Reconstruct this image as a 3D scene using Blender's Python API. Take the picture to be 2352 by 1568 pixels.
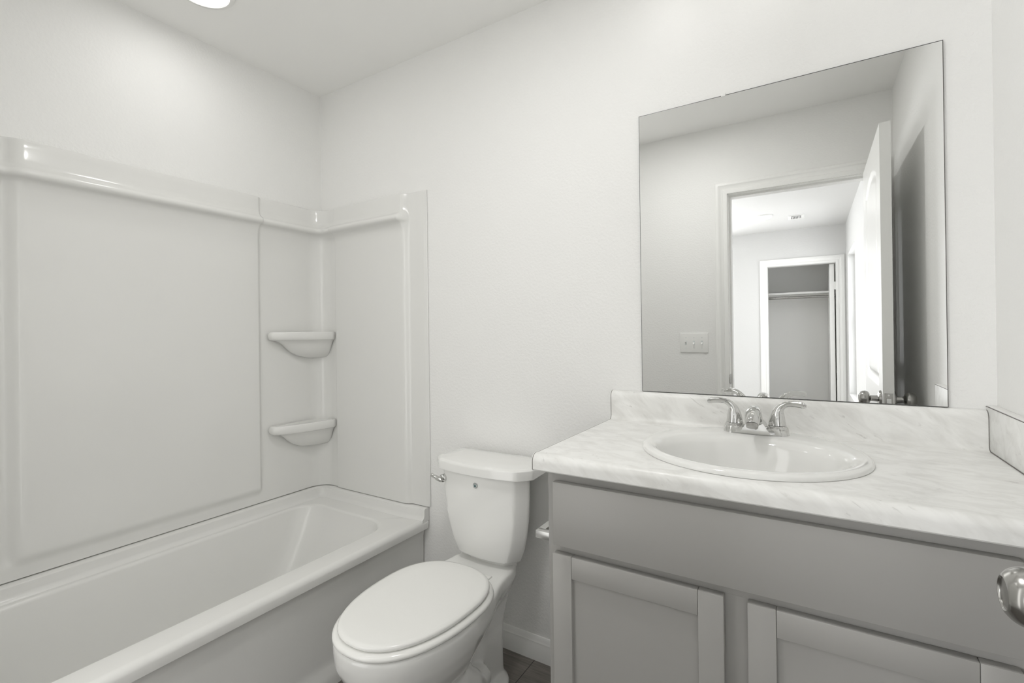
import bpy, bmesh, math, random
from mathutils import Vector, Matrix
PI = math.pi
random.seed(4)
S = bpy.context.scene
for o in list(bpy.data.objects): bpy.data.objects.remove(o)

# ------------------------------------------------------------------ key dimensions (metres)
H = 2.39          # ceiling
W = 2.4313        # right wall plane
D = 1.524         # bathroom depth (opposite wall at y = -D)
WT = 0.115        # wall thickness
BY = -5.12        # bedroom far wall
BX = -1.3         # bedroom left wall
C0 = 0.908        # counter top height

# ------------------------------------------------------------------ camera
cam = bpy.data.cameras.new('camera'); co = bpy.data.objects.new('camera', cam)
S.collection.objects.link(co); S.camera = co
yaw, pitch, roll = 0.5602, 0.0023, -0.0128
F = Vector((-math.sin(yaw)*math.cos(pitch), math.cos(yaw)*math.cos(pitch), math.sin(pitch)))
R = Vector((math.cos(yaw), math.sin(yaw), 0)); U = R.cross(F)
R2 = math.cos(roll)*R + math.sin(roll)*U; U2 = -math.sin(roll)*R + math.cos(roll)*U
m = Matrix.Identity(4)
for i in range(3):
    m[i][0] = R2[i]; m[i][1] = U2[i]; m[i][2] = -F[i]
m[0][3], m[1][3], m[2][3] = 2.0629, -1.5429, 1.1929
co.matrix_world = m
cam.sensor_width = 36; cam.lens = 16.8553
cam.shift_x = 0.0038956; cam.shift_y = -0.0086972
cam.clip_start = 0.02

# ------------------------------------------------------------------ world, lights, exposure
S.view_settings.view_transform = 'Standard'; S.view_settings.look = 'None'
S.view_settings.gamma = 1; S.view_settings.use_curve_mapping = False
S.view_settings.exposure = 0.0
S.cycles.max_bounces = 16; S.cycles.diffuse_bounces = 12; S.cycles.glossy_bounces = 6; S.cycles.sample_clamp_indirect = 6
wd = bpy.data.worlds.new('sky'); S.world = wd; wd.use_nodes = True
bg = wd.node_tree.nodes['Background']; bg.inputs[0].default_value = (0.93, 0.96, 1.0, 1); bg.inputs[1].default_value = 2.5

def area(name, loc, rot, size, power, col=(1, 0.975, 0.945), shape='DISK', size_y=None, spread=None):
    l = bpy.data.lights.new(name, 'AREA'); l.shape = shape; l.size = size
    if size_y: l.size_y = size_y
    l.energy = power; l.color = col
    if spread: l.spread = spread
    o = bpy.data.objects.new(name, l); S.collection.objects.link(o)
    o.location = loc; o.rotation_euler = rot
    return o
WARM = (1, 0.992, 0.975); DAY = (0.995, 0.995, 1.0)
area('ceiling_lamp_light', (1.46, -0.86, H-0.012), (0, 0, 0), 0.15, 6.4, WARM)
area('tub_lamp_light', (0.315, -0.70, H-0.022), (0, 0, 0), 0.13, 0.80, WARM)
area('front_fill_light', (0.92, -1.50, 1.15), (math.radians(90), 0, math.radians(-8)), 0.55, 6.0, WARM, 'RECTANGLE', 1.9)  # added fill panel, out of view, evens out the frontal light
area('bedroom_far_fill', (0.0, BY-WT-0.06, 1.30), (math.radians(90), 0, 0), 1.8, 102, DAY, 'RECTANGLE', 1.5)  # added fill behind an invented far-wall opening, brightens the vanity side
area('bedroom_lamp_light', (1.68, -4.16, H-0.022), (0, 0, 0), 0.13, 1.6, WARM)
area('bedroom_daylight', (W+0.30, -4.40, 1.30), (0, PI/2, 0), 1.5, 22, DAY, 'RECTANGLE', 0.9)
area('bedroom_side_fill', (BX-0.30, -3.2, 1.35), (0, -PI/2, 0), 1.5, 11, DAY, 'RECTANGLE', 1.7)  # added fill shining in through an invented left-wall opening
for i, x in enumerate((1.72, 1.97, 2.22)):     # the bulbs of the bar above the mirror, over the picture's top edge
    l = bpy.data.lights.new('vanity_bulb_light', 'POINT'); l.energy = 0.21; l.shadow_soft_size = 0.032; l.color = WARM
    o = bpy.data.objects.new('vanity_bulb_light', l); S.collection.objects.link(o); o.location = (x, -0.16, 2.20)

# ------------------------------------------------------------------ materials
def mat(name, col, rough=0.5, metal=0.0, spec=0.5, coat=0.0, bump=None, emit=None, coat_rough=0.05):
    m = bpy.data.materials.new(name); m.use_nodes = True
    nt = m.node_tree; b = nt.nodes['Principled BSDF']
    b.inputs['Base Color'].default_value = (*col, 1)
    b.inputs['Roughness'].default_value = rough; b.inputs['Metallic'].default_value = metal
    b.inputs['Specular IOR Level'].default_value = spec
    b.inputs['Coat Weight'].default_value = coat; b.inputs['Coat Roughness'].default_value = coat_rough
    if emit:
        b.inputs['Emission Color'].default_value = (*emit[0], 1); b.inputs['Emission Strength'].default_value = emit[1]
    if bump:
        sc, st, det = bump[:3]
        tc = nt.nodes.new('ShaderNodeTexCoord')
        n = nt.nodes.new('ShaderNodeTexNoise'); n.inputs['Scale'].default_value = sc; n.inputs['Detail'].default_value = det
        bp = nt.nodes.new('ShaderNodeBump'); bp.inputs['Strength'].default_value = st; bp.inputs['Distance'].default_value = bump[3] if len(bump) > 3 else 0.002
        nt.links.new(tc.outputs['Object'], n.inputs['Vector'])
        src = n.outputs['Fac']
        if len(bump) > 4:   # flattened plateaus (knockdown texture)
            r = nt.nodes.new('ShaderNodeValToRGB'); r.color_ramp.elements[0].position = 0.42; r.color_ramp.elements[1].position = 0.60
            nt.links.new(src, r.inputs[0]); src = r.outputs[0]
        nt.links.new(src, bp.inputs['Height']); nt.links.new(bp.outputs[0], b.inputs['Normal'])
    return m
M = {}
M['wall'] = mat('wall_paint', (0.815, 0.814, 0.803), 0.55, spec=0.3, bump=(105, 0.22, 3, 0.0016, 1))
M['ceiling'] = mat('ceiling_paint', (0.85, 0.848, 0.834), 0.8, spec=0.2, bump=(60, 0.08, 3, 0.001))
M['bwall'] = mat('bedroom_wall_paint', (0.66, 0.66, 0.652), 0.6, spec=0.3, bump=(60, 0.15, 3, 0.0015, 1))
M['trim'] = mat('trim_enamel', (0.83, 0.83, 0.815), 0.3, spec=0.45, bump=(20, 0.02, 1, 0.001))
M['door'] = mat('door_enamel', (0.80, 0.80, 0.785), 0.28, spec=0.5, bump=(14, 0.03, 2, 0.001))
M['acrylic'] = mat('tub_acrylic', (0.745, 0.744, 0.728), 0.17, spec=0.5, coat=0.0, bump=(5, 0.03, 1, 0.004))
M['china'] = mat('vitreous_china', (0.82, 0.82, 0.805), 0.07, spec=0.5, coat=0.5, bump=(12, 0.01, 1, 0.001))
M['seat'] = mat('seat_plastic', (0.84, 0.84, 0.82), 0.16, spec=0.5, bump=(12, 0.01, 1, 0.001))
M['chrome'] = mat('chrome', (0.66, 0.66, 0.65), 0.05, 1.0, bump=(30, 0.005, 1, 0.001))
M['nickel'] = mat('brushed_nickel', (0.42, 0.415, 0.40), 0.22, 1.0, bump=(90, 0.05, 2, 0.0005))
M['cab'] = mat('cabinet_grey_paint', (0.355, 0.348, 0.333), 0.35, spec=0.4, bump=(120, 0.03, 2, 0.0005))
M['mirror'] = mat('mirror_silver', (0.91, 0.915, 0.91), 0.0, 1.0)
M['edge'] = mat('mirror_edge', (0.10, 0.10, 0.095), 0.3)
M['dark'] = mat('dark_gap', (0.03, 0.03, 0.03), 0.7)
M['plastic'] = mat('switch_plastic', (0.80, 0.80, 0.785), 0.3)
M['lens'] = mat('lamp_lens', (0.95, 0.95, 0.93), 0.4, emit=((1, 0.985, 0.96), 5.0))
M['teal'] = mat('drop_ink', (0.03, 0.09, 0.095), 0.4)
M['decal'] = mat('decal_film', (0.66, 0.70, 0.69), 0.35)
M['ring'] = mat('decal_ring_ink', (0.34, 0.35, 0.35), 0.4)
M['seam'] = mat('laminate_seam', (0.14, 0.13, 0.12), 0.6)
M['caulk'] = mat('caulk', (0.84, 0.835, 0.82), 0.4)
# glass
g = bpy.data.materials.new('window_glass'); g.use_nodes = True
b = g.node_tree.nodes['Principled BSDF']; b.inputs['Transmission Weight'].default_value = 1; b.inputs['Roughness'].default_value = 0; b.inputs['IOR'].default_value = 1.02
M['glass'] = g

def marble():
    m = bpy.data.materials.new('marble_laminate'); m.use_nodes = True; nt = m.node_tree; N = nt.nodes; L = nt.links
    b = N['Principled BSDF']; b.inputs['Roughness'].default_value = 0.33; b.inputs['Specular IOR Level'].default_value = 0.4
    tc = N.new('ShaderNodeTexCoord')
    def layer(rot, scale, nscale, lo, hi, detail=5, dist=0.6):
        mp = N.new('ShaderNodeMapping'); mp.inputs['Rotation'].default_value = rot
        mp2 = N.new('ShaderNodeMapping'); mp2.inputs['Scale'].default_value = scale
        n = N.new('ShaderNodeTexNoise'); n.inputs['Scale'].default_value = nscale; n.inputs['Detail'].default_value = detail
        n.inputs['Roughness'].default_value = 0.62; n.inputs['Distortion'].default_value = dist
        r = N.new('ShaderNodeValToRGB'); r.color_ramp.elements[0].position = lo; r.color_ramp.elements[1].position = hi
        L.new(tc.outputs['Object'], mp.inputs[0]); L.new(mp.outputs[0], mp2.inputs[0]); L.new(mp2.outputs[0], n.inputs['Vector']); L.new(n.outputs['Fac'], r.inputs[0])
        return r.outputs[0]
    rot = (0.0, math.radians(-34), math.radians(12))
    soft = layer(rot, (5, 16, 16), 1.6, 0.40, 0.75, 4)
    vein = layer(rot, (11, 50, 50), 1.9, 0.60, 0.76, 5, 0.7)
    mask = layer((0.3, 0.2, 0.1), (9, 11, 11), 1.2, 0.42, 0.62, 2)
    mx = N.new('ShaderNodeMix'); mx.data_type = 'RGBA'
    mx.inputs[6].default_value = (0.85, 0.85, 0.835, 1); mx.inputs[7].default_value = (0.70, 0.695, 0.675, 1)
    L.new(soft, mx.inputs[0])
    mu = N.new('ShaderNodeMath'); mu.operation = 'MULTIPLY'; L.new(vein, mu.inputs[0]); L.new(mask, mu.inputs[1])
    mu2 = N.new('ShaderNodeMath'); mu2.operation = 'MULTIPLY'; mu2.inputs[1].default_value = 0.8; L.new(mu.outputs[0], mu2.inputs[0])
    mx2 = N.new('ShaderNodeMix'); mx2.data_type = 'RGBA'; mx2.inputs[7].default_value = (0.40, 0.39, 0.37, 1)
    L.new(mx.outputs[2], mx2.inputs[6]); L.new(mu2.outputs[0], mx2.inputs[0]); L.new(mx2.outputs[2], b.inputs['Base Color'])
    return m
M['marble'] = marble()

def wood():
    m = bpy.data.materials.new('vinyl_plank_floor'); m.use_nodes = True; nt = m.node_tree; N = nt.nodes; L = nt.links
    b = N['Principled BSDF']; b.inputs['Roughness'].default_value = 0.45
    tc = N.new('ShaderNodeTexCoord'); mp = N.new('ShaderNodeMapping'); mp.inputs['Rotation'].default_value = (0, 0, 0)
    L.new(tc.outputs['Object'], mp.inputs[0])
    br = N.new('ShaderNodeTexBrick'); br.inputs['Scale'].default_value = 1; br.inputs['Brick Width'].default_value = 1.2; br.inputs['Row Height'].default_value = 0.16
    br.inputs['Mortar Size'].default_value = 0.0015; br.inputs['Color1'].default_value = (0.17, 0.155, 0.14, 1); br.inputs['Color2'].default_value = (0.105, 0.096, 0.088, 1)
    br.inputs['Mortar'].default_value = (0.03, 0.028, 0.025, 1); br.offset = 0.4
    L.new(mp.outputs[0], br.inputs[0])
    mp2 = N.new('ShaderNodeMapping'); mp2.inputs['Scale'].default_value = (3, 40, 1); L.new(tc.outputs['Object'], mp2.inputs[0])
    n = N.new('ShaderNodeTexNoise'); n.inputs['Scale'].default_value = 1.5; n.inputs['Detail'].default_value = 6; n.inputs['Distortion'].default_value = 1.5; L.new(mp2.outputs[0], n.inputs[0])
    mx = N.new('ShaderNodeMix'); mx.data_type = 'RGBA'; mx.blend_type = 'OVERLAY'; mx.inputs[0].default_value = 0.8
    L.new(br.outputs[0], mx.inputs[6]); L.new(n.outputs['Fac'], mx.inputs[7]); L.new(mx.outputs[2], b.inputs['Base Color'])
    return m
M['floor'] = wood()

# ------------------------------------------------------------------ mesh helpers
class MB:
    def __init__(s): s.v = []; s.f = []; s.mi = []
    def add(s, vs, fs, mi=0):
        k = len(s.v); s.v += [tuple(v) for v in vs]; s.f += [tuple(i+k for i in f) for f in fs]; s.mi += [mi]*len(fs); return s
    def box(s, x0, x1, y0, y1, z0, z1, mi=0, bev=0.0, seg=2):
        if bev > 0:
            bm = bmesh.new(); bmesh.ops.create_cube(bm, size=1)
            for v in bm.verts: v.co = Vector(((x0+x1)/2+v.co.x*(x1-x0), (y0+y1)/2+v.co.y*(y1-y0), (z0+z1)/2+v.co.z*(z1-z0)))
            bmesh.ops.bevel(bm, geom=bm.edges[:], offset=bev, segments=seg, affect='EDGES', profile=0.5)
            bm.verts.index_update()
            s.add([v.co for v in bm.verts], [[v.index for v in f.verts] for f in bm.faces], mi); bm.free(); return s
        vs = [(x, y, z) for x in (x0, x1) for y in (y0, y1) for z in (z0, z1)]
        return s.add(vs, [(0, 1, 3, 2), (4, 6, 7, 5), (0, 4, 5, 1), (2, 3, 7, 6), (0, 2, 6, 4), (1, 5, 7, 3)], mi)
    def loft(s, loops, closed=True, cap0=True, cap1=True, mi=0):
        n = len(loops[0]); vs = [p for l in loops for p in l]; fs = []
        for a in range(len(loops)-1):
            for i in range(n if closed else n-1):
                j = (i+1) % n; fs.append((a*n+i, a*n+j, (a+1)*n+j, (a+1)*n+i))
        if cap0: fs.append(tuple(range(n))[::-1])
        if cap1: fs.append(tuple((len(loops)-1)*n+i for i in range(n)))
        return s.add(vs, fs, mi)
    def tube(s, pts, rad, n=16, sq=None, mi=0, cap=True):
        pts = [Vector(p) for p in pts]
        if not hasattr(rad, '__len__'): rad = [rad]*len(pts)
        loops = []; up = None
        for i, p in enumerate(pts):
            t = (pts[min(i+1, len(pts)-1)]-pts[max(i-1, 0)]).normalized()
            if up is None:
                up = Vector((0, 0, 1)) if abs(t.z) < 0.9 else Vector((0, 1, 0))
            a = t.cross(up).normalized(); up = a.cross(t).normalized()
            ra = rad[i]; rb = ra
            if sq: rb = ra*sq[i]
            loops.append([p + a*ra*math.cos(2*PI*k/n) + up*rb*math.sin(2*PI*k/n) for k in range(n)])
        return s.loft(loops, True, cap, cap, mi)
    def lathe(s, prof, origin, axis='Z', n=48, mi=0, sx=1, sy=1):
        loops = []
        o = Vector(origin)
        for r, h in prof:
            l = []
            for k in range(n):
                c, q = r*math.cos(2*PI*k/n)*sx, r*math.sin(2*PI*k/n)*sy
                l.append(o + (Vector((c, q, h)) if axis == 'Z' else Vector((h, c, q)) if axis == 'X' else Vector((c, h, q))))
            loops.append(l)
        return s.loft(loops, True, prof[0][0] > 1e-5, prof[-1][0] > 1e-5, mi)
    def build(s, name, mats, parent=None, smooth=True, angle=35, origin=None):
        me = bpy.data.meshes.new(name)
        og = Vector(origin) if origin else Vector((0, 0, 0))
        me.from_pydata([Vector(v)-og for v in s.v], [], s.f)
        if not isinstance(mats, (list, tuple)): mats = [mats]
        for q in mats: me.materials.append(q)
        for p, i in zip(me.polygons, s.mi): p.material_index = i
        bm = bmesh.new(); bm.from_mesh(me); bmesh.ops.remove_doubles(bm, verts=bm.verts, dist=1e-6)
        bmesh.ops.recalc_face_normals(bm, faces=bm.faces); bm.to_mesh(me); bm.free()
        if smooth:
            for p in me.polygons: p.use_smooth = True
            me.set_sharp_from_angle(angle=math.radians(angle))
        o = bpy.data.objects.new(name, me); S.collection.objects.link(o)
        o.location = og
        if parent is not None:
            o.parent = parent
            w = Vector((0, 0, 0)); q = parent
            while q is not None: w += q.location; q = q.parent
            o.location = og - w
        return o
def tag(o, label=None, cat=None, group=None, kind=None):
    if label: o['label'] = label
    if cat: o['category'] = cat
    if group: o['group'] = group
    if kind: o['kind'] = kind
    return o
def thing(name, loc, label, cat, group=None):
    o = bpy.data.objects.new(name, None); S.collection.objects.link(o); o.location = loc
    o.empty_display_size = 0.05
    return tag(o, label, cat, group)
def struct(name, mb, m, **k):
    o = mb.build(name, m, smooth=k.pop('smooth', False), **k); return tag(o, kind='structure')
def rrect(x0, x1, y0, y1, r, z, n=8, e=6):
    """rounded rectangle loop, r = radius or 4 radii (x1y1, x0y1, x0y0, x1y0)"""
    rs = r if hasattr(r, '__len__') else [r]*4
    cs = [((x1-rs[0], y1-rs[0]), 0, rs[0]), ((x0+rs[1], y1-rs[1]), PI/2, rs[1]), ((x0+rs[2], y0+rs[2]), PI, rs[2]), ((x1-rs[3], y0+rs[3]), 1.5*PI, rs[3])]
    arcs = [[(c[0]+q*math.cos(a+PI/2*i/n), c[1]+q*math.sin(a+PI/2*i/n)) for i in range(n+1)] for c, a, q in cs]
    out = []
    for k in range(4):
        out += arcs[k]; p, q = arcs[k][-1], arcs[(k+1) % 4][0]
        out += [(p[0]+(q[0]-p[0])*j/e, p[1]+(q[1]-p[1])*j/e) for j in range(1, e)]
    return [(x, y, z) for x, y in out]
def sstep(a, b, x):
    t = max(0, min(1, (x-a)/(b-a))); return t*t*(3-2*t)
def extrude_x(mb, prof, x0, x1, mi=0, closed=True):
    return mb.loft([[(x0, y, z) for y, z in prof], [(x1, y, z) for y, z in prof]], closed, closed, closed, mi)

# ------------------------------------------------------------------ room shell
CX0, CX1, CY = 1.35, 2.36, -5.86     # closet interior
struct('floor', MB().box(0, W, -D-0.05, 0, -0.05, 0), M['floor'])
M['carpet'] = mat('bounce_carpet', (0.50, 0.485, 0.46), 0.95, spec=0.1, bump=(900, 0.6, 4, 0.004))  # unseen pale floor covering, added to bounce light into the bathroom
struct('floor_bedroom', MB().box(BX, W, -6.0, -D-0.05, -0.05, 0.006), M['carpet'])
struct('ceiling', MB().box(-0.12, W+0.12, -D-WT/2, 0.12, H, H+0.06), M['ceiling'])
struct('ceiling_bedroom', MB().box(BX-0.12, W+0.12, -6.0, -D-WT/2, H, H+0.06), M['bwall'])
struct('wall_back', MB().box(-0.12, W+0.12, 0, 0.12, 0, H), M['wall'])
struct('wall_left', MB().box(-0.12, 0, -D, 0, 0, H), M['wall'])
# right wall, with the bedroom window opening
wy0, wy1, wz0, wz1 = -4.86, -3.92, 0.49, 2.005
mb = MB()
mb.box(W, W+0.12, -D-WT/2, 0, 0, H)
struct('wall_right', mb, M['wall'])
mb = MB()
mb.box(W, W+0.12, wy1, -D-WT/2, 0, H); mb.box(W, W+0.12, -6.0, wy0, 0, H)
mb.box(W, W+0.12, wy0, wy1, 0, wz0); mb.box(W, W+0.12, wy0, wy1, wz1, H)
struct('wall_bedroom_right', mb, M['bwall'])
w1 = struct('window_1', MB().box(W+0.07, W+0.11, wy0, wy0+0.04, wz0, wz1).box(W+0.07, W+0.11, wy1-0.04, wy1, wz0, wz1).box(W+0.07, W+0.11, wy0+.04, wy1-.04, wz0, wz0+0.04).box(W+0.07, W+0.11, wy0+.04, wy1-.04, wz1-0.04, wz1).box(W+0.07, W+0.105, wy0+.04, wy1-.04, (wz0+wz1)/2-.02, (wz0+wz1)/2+.02), M['trim'])
MB().box(W+0.088, W+0.092, wy0+0.03, wy1-0.03, wz0+0.03, wz1-0.03).build('pane', M['glass'], w1, smooth=False)
# opposite wall with the doorway
ox0, ox1, oz = 1.668, 2.352, 1.992
mb = MB()
mb.box(BX, ox0, -D-WT, -D-WT/2, 0, H); mb.box(ox1, W, -D-WT, -D-WT/2, 0, H); mb.box(ox0, ox1, -D-WT, -D-WT/2, oz, H)
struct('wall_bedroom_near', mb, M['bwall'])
mb = MB()
mb.box(-0.12, ox0, -D-WT/2, -D, 0, H); mb.box(ox1, W, -D-WT/2, -D, 0, H); mb.box(ox0, ox1, -D-WT/2, -D, oz, H)
struct('wall_front', mb, M['wall'])
# bedroom left wall with an added unseen opening for fill light, far wall with the closet opening
mb = MB()
mb.box(BX-0.12, BX, -6.0, -4.1, 0, H); mb.box(BX-0.12, BX, -2.3, -D-WT, 0, H); mb.box(BX-0.12, BX, -4.1, -2.3, 0, 0.6); mb.box(BX-0.12, BX, -4.1, -2.3, 2.1, H)
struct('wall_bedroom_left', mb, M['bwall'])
kx0, kx1, kz = 1.640, 2.337, 1.968
mb = MB()
mb.box(BX, -0.9, BY-WT, BY, 0, H); mb.box(0.9, kx0, BY-WT, BY, 0, H); mb.box(-0.9, 0.9, BY-WT, BY, 0, 0.5); mb.box(-0.9, 0.9, BY-WT, BY, 2.05, H); mb.box(kx1, W, BY-WT, BY, 0, H); mb.box(kx0, kx1, BY-WT, BY, kz, H)  # wide opening left of the closet is added to let fill light in
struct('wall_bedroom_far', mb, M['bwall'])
M['closet'] = mat('closet_wall_paint', (0.76, 0.757, 0.742), 0.7, bump=(60, 0.12, 3, 0.0015))
mb = MB(); mb.box(CX0-.1, CX1+.07, CY-0.1, CY, 0, H)
struct('wall_closet_back', mb, M['closet'])
struct('wall_closet_left', MB().box(CX0-0.1, CX0, CY, BY-WT, 0, H), M['closet'])
struct('wall_closet_right', MB().box(CX1, W, CY, BY-WT, 0, H), M['closet'])

def casing(mb, x0, x1, z, y, s, w=0.066, t=0.016):
    """moulded door casing around an opening in a wall at plane y, facing s (+1 or -1 in y)"""
    prof = [(-0.001, 0), (-0.001, 0.010), (0.010, 0.0125), (0.020, 0.0125), (0.024, 0.009), (0.040, 0.011), (0.048, 0.016), (0.060, 0.016), (w, 0.012), (w, 0)]
    loops = []
    for k in range(4):
        l = []
        for a, d in prof:
            X = x0-a if k < 2 else x1+a
            Z = 0.0 if k in (0, 3) else z+a
            l.append((X, y+s*d, Z))
        loops.append(l)
    mb.loft(loops, True, True, True)
mb = MB(); casing(mb, ox0, ox1, oz, -D, 1); casing(mb, ox0, ox1, oz, -D-WT, -1)
mb.box(ox0, ox0+0.004, -D-WT, -D, 0, oz); mb.box(ox1-0.004, ox1, -D-WT, -D, 0, oz); mb.box(ox0, ox1, -D-WT, -D, oz-0.004, oz)
mb.box(ox0+.004, ox0+0.014, -D-WT+0.02, -D-0.040, 0, oz-.0141); mb.box(ox0+.004, ox1-.004, -D-WT+0.02, -D-0.040, oz-0.014, oz-.004)
t1 = struct('trim_1', mb, M['trim'], smooth=True, angle=25)
# strike plate with its curled lip on the striker jamb
mb = MB(); mb.box(ox0+0.0035, ox0+0.0060, -D-0.036, -D-0.002, 0.882, 0.940, bev=0.0008)
mb.tube([(ox0+0.004, -D+0.002, 0.884), (ox0+0.003, -D+0.008, 0.895), (ox0+0.003, -D+0.010, 0.911), (ox0+0.003, -D+0.008, 0.927), (ox0+0.004, -D+0.002, 0.938)], [0.002, 0.003, 0.0035, 0.003, 0.002], 10)
tag(mb.build('strike_plate', M['nickel'], t1), 'metal strike plate')
mb = MB(); casing(mb, kx0, kx1, kz, BY, 1, 0.078)
mb.box(kx0, kx0+0.004, BY-WT, BY, 0, kz); mb.box(kx1-0.004, kx1, BY-WT, BY, 0, kz); mb.box(kx0, kx1, BY-WT, BY, kz-0.004, kz)
t2 = struct('trim_2', mb, M['trim'], smooth=True, angle=25)
tag(MB().box(kx1-0.007, kx1-0.003, BY-0.03, BY-0.008, 0.66-.05, 0.74-.05).build('hinge', M['nickel'], t2), 'dark hinge leaf')
# closet door, swung open into the closet
d2 = struct('door_2', MB().box(kx1-0.062, kx1-0.016, BY-WT-0.60, BY-WT+0.03, 0.012, kz-0.012, bev=0.002), M['door'], smooth=True)
MB().box(kx1-0.016, kx1-0.004, BY-WT+0.004, BY-WT+0.030, 1.66, 1.75, bev=0.001).build('hinge', M['trim'], d2)
# baseboards
def base_prof(): return [(0, 0), (0.013, 0), (0.013, 0.052), (0.011, 0.058), (0.011, 0.066), (0.008, 0.072), (0.007, 0.080), (0.004, 0.086), (0, 0.087)]
mb = MB(); extrude_x(mb, [(-a-0.0005, b) for a, b in base_prof()], 0.705, 1.535)
struct('baseboard_back', mb, M['trim'], smooth=True, angle=25)
mb = MB(); extrude_x(mb, [(-D+a+0.0005, b) for a, b in base_prof()], 0.705, ox0-0.068)
struct('baseboard_front', mb, M['trim'], smooth=True, angle=25)
mb = MB(); mb.loft([[(W-a-0.0005, y, b) for a, b in base_prof()] for y in (-D+0.02, -0.53)])
struct('baseboard_right', mb, M['trim'], smooth=True, angle=25)
mb = MB(); extrude_x(mb, [(BY+a+0.0005, b) for a, b in base_prof()], BX, kx0-0.08)
struct('baseboard_bedroom', mb, M['trim'], smooth=True, angle=25)

# ------------------------------------------------------------------ bathroom door leaf, open beside the right wall
def door_leaf():
    # local frame: u along leaf from hinge (0) to free edge (0.73), w thickness, z
    L, T, HZ = 0.715, 0.035, 1.972
    zs = [0.0]
    nz, nu = 198, 72
    def depth(u, z):
        d = 0
        def groove(e):  # e = signed distance inside the panel
            if e < 0: return 0
            if e < 0.010: return 0.006*math.sin(PI/2*e/0.010)
            if e < 0.022: return 0.006
            if e < 0.045: return 0.006*(1-sstep(0.022, 0.045, e)) + 0.0008
            return 0.0008
        c = L/2; hw = 0.235
        # lower rectangular panel
        e1 = min(hw-abs(u-c), z-0.20, 0.80-z)
        # upper panel with a gently arched top
        top = 1.81 + 0.055*math.cos(min(PI/2, abs(u-c)/hw*PI/2))
        e2 = min(hw-abs(u-c), z-0.96, top-z)
        return max(groove(e1), groove(e2))
    mb = MB()
    for side in (0, 1):
        vs = []
        for i in range(nz+1):
            for j in range(nu+1):
                u = L*j/nu; z = HZ*i/nz; d = depth(u, z)
                vs.append((u, (T-d) if side else d, z))
        fs = [(i*(nu+1)+j, i*(nu+1)+j+1, (i+1)*(nu+1)+j+1, (i+1)*(nu+1)+j) for i in range(nz) for j in range(nu)]
        mb.add(vs, fs)
    mb.add([(0, 0, 0), (0, T, 0), (0, T, HZ), (0, 0, HZ)], [(0, 1, 2, 3)]); mb.add([(L, 0, 0), (L, T, 0), (L, T, HZ), (L, 0, HZ)], [(0, 3, 2, 1)])
    mb.add([(0, 0, 0), (L, 0, 0), (L, T, 0), (0, T, 0)], [(0, 1, 2, 3)]); mb.add([(0, 0, HZ), (L, 0, HZ), (L, T, HZ), (0, T, HZ)], [(0, 3, 2, 1)])
    return mb, L, T
mb, DL, DT = door_leaf()
hinge = Vector((2.342, -D+0.018, 0.012)); free = Vector((2.336, -0.790, 0.012))
ud = (free-hinge).normalized(); wdv = Vector((ud.y, -ud.x, 0))   # +x side
wdv = -wdv if wdv.x > 0 else wdv                                # towards the room (-x)
def dl(u, w, z): return hinge + ud*u + wdv*w + Vector((0, 0, z))
mb.v = [tuple(dl(*v)) for v in mb.v]
door = struct('door_1', mb, M['door'], smooth=True, angle=30)
def ring_along(prof, base, n=40):
    """lathe along +w direction"""
    a, b = ud, Vector((0, 0, 1)); loops = []
    for r, h in prof: loops.append([base + wdv*h + a*r*math.cos(2*PI*k/n) + b*r*math.sin(2*PI*k/n) for k in range(n)])
    m_ = MB(); m_.loft(loops, True, prof[0][0] > 1e-5, prof[-1][0] > 1e-5); return m_
KZ = 0.906
def cat2(pts, k=5):
    out = []
    for i in range(len(pts)-1):
        p0 = pts[max(i-1, 0)]; p1 = pts[i]; p2 = pts[i+1]; p3 = pts[min(i+2, len(pts)-1)]
        for j in range(k):
            t = j/k; out.append(tuple(max(0, 0.5*((2*p1[a])+(-p0[a]+p2[a])*t+(2*p0[a]-5*p1[a]+4*p2[a]-p3[a])*t*t+(-p0[a]+3*p1[a]-3*p2[a]+p3[a])*t**3)) for a in (0, 1)))
    return out+[pts[-1]]
kprof = [(0.033, 0), (0.033, 0.004), (0.030, 0.0085), (0.022, 0.011), (0.0125, 0.012)] + cat2([(0.0115, 0.030), (0.0135, 0.035), (0.0215, 0.039), (0.0268, 0.044), (0.0290, 0.0505), (0.0293, 0.0570), (0.0280, 0.0640), (0.0250, 0.0705), (0.0205, 0.0755), (0.0178, 0.0775), (0.0166, 0.0777), (0.0156, 0.0762), (0.0140, 0.0757), (0.0, 0.0765)])
kprof = [(r, h if h < 0.03 else 0.03+(h-0.03)*0.88) for r, h in kprof]
base = dl(DL-0.060, DT, KZ)
tag(ring_along(kprof, base, 64).build('door_knob', M['nickel'], door), 'brushed nickel knob on the room side')
base2 = dl(DL-0.060, 0, KZ)
tag(ring_along([(r, -h) for r, h in kprof], base2, 64).build('door_knob', M['nickel'], door), 'brushed nickel knob on the wall side')
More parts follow.
